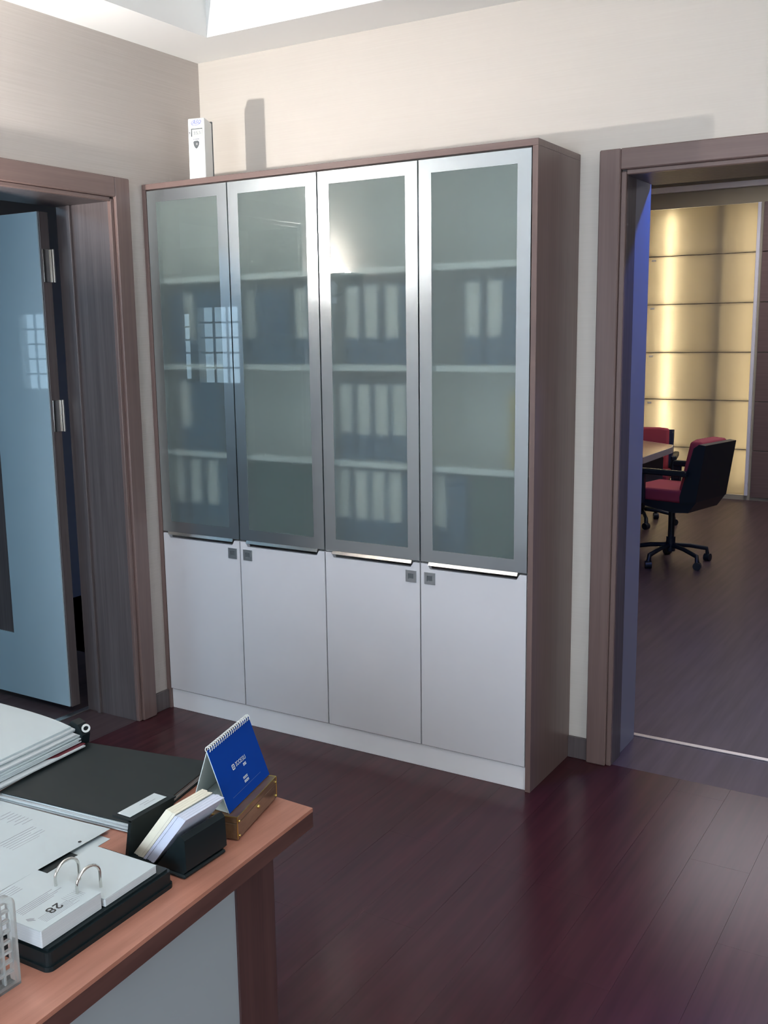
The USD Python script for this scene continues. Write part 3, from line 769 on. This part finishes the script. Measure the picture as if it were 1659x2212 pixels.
def card_stack(name, label, xb0, xb1, y0, y1, ln, lean, m, group=None):
    """A leaning pack of cards: bottom from xb0 to xb1, leaning towards +x."""
    ca, sa = math.cos(lean), math.sin(lean)
    base = DH + 0.0095
    n = 4
    pts = [(xb0, base), (xb1, base), (xb1 + ln * sa, base + ln * ca), (xb0 + ln * sa, base + ln * ca)]
    tt = thing(name, label, "memo cards", loc=((xb0 + xb1) / 2, (y0 + y1) / 2, base))
    for i in range(n):
        a, b = i / n, (i + 1) / n
        q = [tuple(np.array(pts[0]) * (1 - a) + np.array(pts[1]) * a), tuple(np.array(pts[0]) * (1 - b) + np.array(pts[1]) * b - np.array([0.0003, 0])),
             tuple(np.array(pts[3]) * (1 - b) + np.array(pts[2]) * b - np.array([0.0003, 0])), tuple(np.array(pts[3]) * (1 - a) + np.array(pts[2]) * a)]
        jy = 0.002 * math.sin(5 * i + xb0 * 40)
        obj("card_bundle", prism(q, y0 + jy, y1 + jy + 0.001 * (i % 2), "y"), m, tt)
    return tt


card_stack("memo_cards", "cream memo cards leaning at the back of the black holder", 1.925, 1.953, -2.497, -2.398, 0.1415, 0.68, M["cream"])
card_stack("memo_cards", "bluish white memo cards leaning at the front of the black holder", 1.9545, 1.984, -2.501, -2.396, 0.136, 0.68, M["bluish"])

# ---- desk refill calendar
ca = thing("refill_calendar", "two-ring desk date calendar showing 28 on a black base", "calendar", loc=(1.97, -2.68, DH))


def oriented(m):      # the calendar is turned slightly with the desk's edge
    return rot(m, 1.8, [0, 0, 1], (2.05, -2.69, DH))


import manifold3d as m3d
base_poly = sg.box(1.888, -2.822, 2.066, -2.530).buffer(-0.012).buffer(0.012, 6)
obj("base", cat_(oriented(prism(base_poly, DH, DH + 0.008, "z")), oriented(prism(base_poly.buffer(-0.003), DH + 0.0078, DH + 0.031, "z")), oriented(prism(base_poly.buffer(-0.008), DH + 0.0308, DH + 0.0352, "z"))), M["black"], ca, label="black moulded base")
zl = DH + 0.0655
zr = DH + 0.0505
zb_ = DH + 0.0355
obj("left_page_block", oriented(bx(1.900, 2.050, -2.818, -2.690, zb_, zl - 0.0004, 0.0015)), M["paper_side"], ca)
obj("left_page", oriented(bx(1.900, 2.050, -2.818, -2.690, zl - 0.0003, zl, 0)), M["paper"], ca)
obj("right_page_block", oriented(bx(1.902, 2.052, -2.685, -2.560, zb_, zr - 0.0004, 0.0015)), M["paper_side"], ca)
obj("right_page", oriented(bx(1.902, 2.052, -2.685, -2.560, zr - 0.0003, zr, 0)), M["paper"], ca)
for x in (1.968, 2.018):
    pts = []
    ya, yb, h = -2.712, -2.660, 0.030
    pts.append((x, ya, zl))
    for a in np.linspace(math.pi, 0, 12):
        pts.append((x, (ya + yb) / 2 + (yb - ya) / 2 * math.cos(a), zl + 0.012 + h * 0.75 * math.sin(a)))
    pts.append((x, yb, zr))
    obj("ring", oriented(tube(pts, 0.0026, 10)), M["chrome"], ca, smooth=50, label="chrome ring arch")
tm = meshkit.text_mesh("28", 0.0165, 0.0002, bold=True)
# reads towards -y with its top towards +x
tm.vertices = np.stack([tm.vertices[:, 1], -tm.vertices[:, 0], tm.vertices[:, 2]], 1)
tm.apply_translation((2.010, -2.746, zl + 0.0001))
obj("date_print", oriented(tm), M["ink"], ca, label="black number 28")
pr = []
for i in range(5):
    pr.append((1.988 - i * 0.0045, 1.9892 - i * 0.0045, -2.80, -2.735 + 0.012 * (i % 3)))
for i in range(6):
    pr.append((2.036 - i * 0.0035, 2.0368 - i * 0.0035, -2.795, -2.725 - 0.01 * (i % 2)))
for i in range(8):
    pr.append((2.006, 2.030, -2.735 + i * 0.0042, -2.7345 + i * 0.0042))
for i in range(4):
    pr.append((1.925 - i * 0.006, 1.9262 - i * 0.006, -2.79, -2.745))
obj("text_print", oriented(lines_print(pr, zl + 0.0001)), M["ink_soft"], ca, kind="stuff")
arr = prism([(2.010, -2.808), (2.019, -2.800), (2.013, -2.800), (2.013, -2.797), (2.007, -2.800), (2.003, -2.806)], zl + 0.0001, zl + 0.0003, "z")
obj("arrow_print", oriented(arr), M["ink_soft"], ca)

# ---- brass-edged brown box
bxn = thing("pen_box", "brown box with brass edges under the blue calendar at the desk corner", "box", loc=(2.032, -2.2535, DH), rz=14.4)
L_, Wb, Hb = 0.193, 0.125, 0.05
obj("body", bx(-Wb, 0, -L_ / 2, L_ / 2, 0.003, Hb - 0.0145, 0.001), M["box_brown"], bxn, local=True)
obj("lid", bx(-Wb, 0, -L_ / 2, L_ / 2, Hb - 0.014, Hb, 0.001), M["box_brown"], bxn, local=True)
r2 = 0.0012
for (a, b) in (((0, -L_ / 2, Hb), (0, L_ / 2, Hb)), ((-Wb, L_ / 2, Hb), (0, L_ / 2, Hb)), ((0, L_ / 2, 0.004), (0, L_ / 2, Hb)), ((0, -L_ / 2, 0.004), (0, -L_ / 2, Hb)), ((-Wb, -L_ / 2, Hb), (0, -L_ / 2, Hb))):
    obj("brass_edge", tube([a, b], r2, 6), M["brass"], bxn, local=True)
for (y, z) in ((-L_ / 2 + 0.006, 0.010), (-L_ / 2 + 0.006, 0.040), (L_ / 2 - 0.006, 0.010), (L_ / 2 - 0.006, 0.040), (0.0, 0.028)):
    st = trimesh.creation.icosphere(2, 0.0026 if abs(y) > 0.01 else 0.0042)
    st.apply_translation((0.001, y, z))
    obj("brass_stud", st, M["brass"], bxn, local=True, smooth=True)
for x in (-0.11, -0.015):
    for y in (-0.08, 0.08):
        obj("foot", bx(x - 0.005, x + 0.005, y - 0.005, y + 0.005, 0, 0.0031, 0), M["brass"], bxn, local=True)

# ---- blue tent calendar
tc = thing("tent_calendar", "blue spiral-bound tent calendar standing on the brown box", "calendar", loc=(1.985, -2.25, DH + Hb))
TZ = DH + Hb + 0.0013
F0, F1 = np.array([2.034, -2.344, TZ]), np.array([1.990, -2.161, TZ])   # front foot
R0 = np.array([1.940, -2.345, TZ])                                     # rear foot
T0 = np.array([1.984, -2.346, DH + 0.175])                             # ridge
R1, T1 = R0 + F1 - F0, T0 + F1 - F0


def panel(a, b, c, d, t):
    """A board on the quad a b c d, t thick behind its face."""
    n = np.cross(b - a, d - a)
    n /= np.linalg.norm(n)
    V = np.array([a, b, c, d, a - n * t, b - n * t, c - n * t, d - n * t])
    return trimesh.Trimesh(V).convex_hull


off = np.array([0, 0, -0.004])
nF = np.cross(F1 - F0, T0 - F0)
nF /= np.linalg.norm(nF)
if nF[0] < 0:
    nF = -nF
obj("blue_cover", panel(F0 + nF * 0.0012, F1 + nF * 0.0012, T1 + off + nF * 0.0012, T0 + off + nF * 0.0012, 0.001), M["cal_blue"], tc)
obj("front_board", panel(F0, F1, T1 + off, T0 + off, 0.0015), M["cal_back"], tc)
obj("rear_board", panel(R1, R0, T0 + off, T1 + off, 0.0015), M["cal_back"], tc)
obj("base_board", cat_(panel(R0 + np.array([0.003, 0, 0.0012]), F0 + np.array([-0.004, 0, 0.0012]), F1 + np.array([-0.004, 0, 0.0012]), R1 + np.array([0.003, 0, 0.0012]), 0.001)), M["cal_back"], tc)
e_u = (F1 - F0) / np.linalg.norm(F1 - F0)
e_v = (T0 - F0) - e_u * ((T0 - F0) @ e_u)
e_v /= np.linalg.norm(e_v)
n_r = np.cross(e_u, np.array([0, 0, 1.0]))
n_r /= np.linalg.norm(n_r)
for i in range(22):
    c0 = T0 + (T1 - T0) * (i + 0.6) / 22.2 + np.array([0, 0, -0.004])
    pts = [c0 + n_r * 0.0055 * math.cos(a) + np.array([0, 0, 1.0]) * 0.0065 * math.sin(a) for a in np.linspace(-0.6, math.pi + 0.6, 10)]
    obj("wire_loop", tube(pts, 0.0010, 5), M["wire"], tc)


def on_cover(m, u, v, lift=0.0023):
    """Places lettering of the xy plane on the cover: u along it from the left foot, v up it."""
    Mx = np.eye(4)
    Mx[:3, 0], Mx[:3, 1], Mx[:3, 2] = e_u, e_v, nF
    Mx[:3, 3] = F0 + e_u * u + e_v * v + nF * 0.00125
    m.apply_transform(Mx)
    return m


WC = np.linalg.norm(F1 - F0)
sq = prism(sg.box(0, 0, 0.011, 0.011).buffer(-0.002).buffer(0.002).difference(sg.box(0.0022, 0.0022, 0.0088, 0.0088)), 0, 0.0003)
obj("logo_print", cat_(on_cover(sq, 0.066, 0.062), on_cover(prism(sg.box(0.0042, 0.0042, 0.0068, 0.0068), 0, 0.0003), 0.066, 0.062)), M["ink_white"], tc)
obj("title_print", on_cover(meshkit.text_mesh("ICCESU", 0.0085, 0.0003), 0.082, 0.064), M["ink_white"], tc)
def glyphs(n, h, u, v):
    """A short line of lettering too small to read: n blurred glyph strokes."""
    out = []
    for k in range(n):
        x = k * h * 0.82
        g = sg.box(x, 0, x + h * 0.6, h).difference(sg.box(x + h * 0.2, h * (0.2 + 0.15 * (k % 3)), x + h * 0.62, h * (0.45 + 0.15 * (k % 3))))
        out.append(on_cover(prism(g, 0, 0.0003), u, v))
    return cat_(out)


obj("subtitle_print", glyphs(3, 0.0055, 0.108, 0.054), M["ink_white"], tc, kind="stuff")
obj("year_print", glyphs(5, 0.0048, 0.090, 0.032), M["ink_white"], tc, kind="stuff")
obj("year_print", glyphs(5, 0.0048, 0.090, 0.0245), M["ink_white"], tc, kind="stuff")
obj("rule_print", on_cover(prism(sg.box(0.03, 0, WC - 0.03, 0.0008), 0, 0.0002), 0, 0.018), plain("pale_blue_print", (0.06, 0.12, 0.34), 0.5), tc)

# ---- cut crystal letter rack at the left frame edge
cr = thing("crystal_letter_rack", "clear cut-crystal rack with a square lattice at the lower left edge", "letter rack", loc=(2.0, -2.92, DH))


def plate(x0, x1):
    """One upright plate: a rounded glass rim filled with crossing bars."""
    outer = sg.box(-2.985, DH, -2.857, DH + 0.150).buffer(-0.018).buffer(0.018, 8).union(sg.box(-2.985, DH, -2.857, DH + 0.03))
    inner = outer.buffer(-0.010)
    xm = (x0 + x1) / 2
    obj("rim", prism(outer.difference(inner), x0, x1, "x"), M["crystal"], cr)
    y = -2.867 - 0.0155
    while y > -2.978:
        obj("upright_bar", bx(xm - 0.0045, xm + 0.0045, y - 0.0022, y + 0.0022, DH + 0.0095, DH + 0.1405, 0.0012), M["crystal"], cr)
        y -= 0.0155
    z = DH + 0.010 + 0.0165
    while z < DH + 0.136:
        obj("cross_bar", bx(xm - 0.004, xm + 0.004, -2.9755, -2.8665, z - 0.0025, z + 0.0025, 0.0012), M["crystal"], cr)
        z += 0.0165


plate(2.039, 2.050)
plate(1.985, 1.996)
obj("foot_bar", bx(1.9965, 2.0385, -2.985, -2.857, DH, DH + 0.012, 0.003), M["crystal"], cr)

# ================================================================== CONFERENCE ROOM FURNITURE
tb = thing("conference_table", "wood-topped conference table seen through the right doorway", "table", loc=(0.2, 4.4, 0))
tp = sg.Polygon([(0.87, 4.02), (0.886, 4.06), (0.886, 4.88), (0.843, 5.07), (0.477, 5.34), (-0.6, 5.5), (-0.9, 5.4), (-0.9, 3.95), (0.8, 4.0)])
obj("table_top", prism(tp.buffer(-0.01), 0.722, 0.75), M["table_top"], tb)
obj("edge_band", prism(tp.difference(tp.buffer(-0.0099)), 0.70, 0.7495), M["table_edge"], tb, label="grey edge band")
obj("apron", prism(tp.buffer(-0.08), 0.655, 0.7215), M["table_base"], tb)
obj("modesty_panel", prism(sg.Polygon([(0.74, 4.12), (0.76, 4.12), (0.80, 4.92), (0.78, 4.92)]), 0.42, 0.6548), M["table_base"], tb, label="dark panel below the table top")
obj("pedestal", prism(sg.box(-0.6, 4.3, 0.1, 4.9), 0, 0.6548), M["table_base"], tb, label="dark pedestal")


def rounded(pts, r):
    ms = []
    for p in pts:
        s_ = trimesh.creation.icosphere(2, r)
        s_.apply_translation(p)
        ms.append(s_)
    return cat_(ms).convex_hull


def build_chair(loc, rz, label, drop=0.0):
    """Local frame: the sitter faces +x."""
    c = thing("conference_chair", label, "chair", loc=loc, rz=rz, group=None)
    # black outer shell: seat pan and back, one bent body
    def dn(m):
        m.apply_translation((0, 0, -drop))
        return m
    prof = [(0.27, 0.475), (0.27, 0.505), (-0.155, 0.50), (-0.20, 0.53), (-0.285, 0.935), (-0.335, 0.93), (-0.275, 0.52), (-0.215, 0.435), (-0.10, 0.425)]
    sh = prism(prof, -0.232, 0.232, "y")
    wing = [(-0.155, 0.50), (-0.15, 0.545), (-0.245, 0.905), (-0.285, 0.935), (-0.335, 0.93), (-0.275, 0.52)]
    sh = cat_(sh, prism(wing, 0.2318, 0.246, "y"), prism(wing, -0.246, -0.2318, "y"))
    obj("shell", dn(sh), M["shell"], c, local=True)
    seat = rounded([(x, y, z) for x in (-0.15, 0.25) for y in (-0.215, 0.215) for z in (0.525, 0.565)], 0.028)
    obj("seat_cushion", dn(seat), M["red_cloth"], c, local=True, smooth=40)
    back = rounded([(-0.150, y, 0.60) for y in (-0.185, 0.185)] + [(-0.165, y, 0.60) for y in (-0.185, 0.185)] + [(x, y, 0.922) for x in (-0.215, -0.262) for y in (-0.178, 0.178)] + [(-0.215, y, 0.932) for y in (-0.12, 0.12)], 0.028)
    obj("back_cushion", dn(back), M["red_cloth"], c, local=True, smooth=40)
    for s_ in (-1, 1):
        arm = cat_(bx(-0.22, 0.17, s_ * 0.277 - 0.024, s_ * 0.277 + 0.024, 0.700, 0.742, 0.008), bx(0.11, 0.165, s_ * 0.277 - 0.018, s_ * 0.277 + 0.018, 0.48, 0.702, 0.006))
        obj("armrest", dn(arm), M["shell"], c, local=True)
    obj("column", cat_(tube([(0.03, 0, 0.10), (0.03, 0, 0.44 - drop)], 0.024, 14), tube([(0.03, 0, 0.09), (0.03, 0, 0.20)], 0.034, 14)), M["shell"], c, local=True, smooth=40)
    for k in range(5):
        a = 2 * math.pi * k / 5 + 0.24
        d = np.array([math.cos(a), math.sin(a), 0])
        o = np.array([0.03, 0, 0])
        lg_ = tube([o + d * 0.02 + [0, 0, 0.135], o + d * 0.15 + [0, 0, 0.125], o + d * 0.285 + [0, 0, 0.098], o + d * 0.295 + [0, 0, 0.045]], 0.017, 8)
        l_ = obj("leg", lg_, M["shell"], c, local=True, smooth=50)
        wh = trimesh.creation.cylinder(0.029, 0.045, sections=18)
        rot(wh, 90, [1, 0, 0])
        rot(wh, math.degrees(a) + 40, [0, 0, 1])
        wh.apply_translation(o + d * 0.295 + np.array([0, 0, 0.0292]))
        path = obj("caster", wh, M["shell"], l_, local=True, smooth=40)
    return c


build_chair((1.235, 3.76, 0), 168, "red cushioned black swivel chair with its back towards the doorway")
build_chair((0.52, 5.26, 0), -78, "lowered red cushioned chair at the far side of the conference table", 0.10)
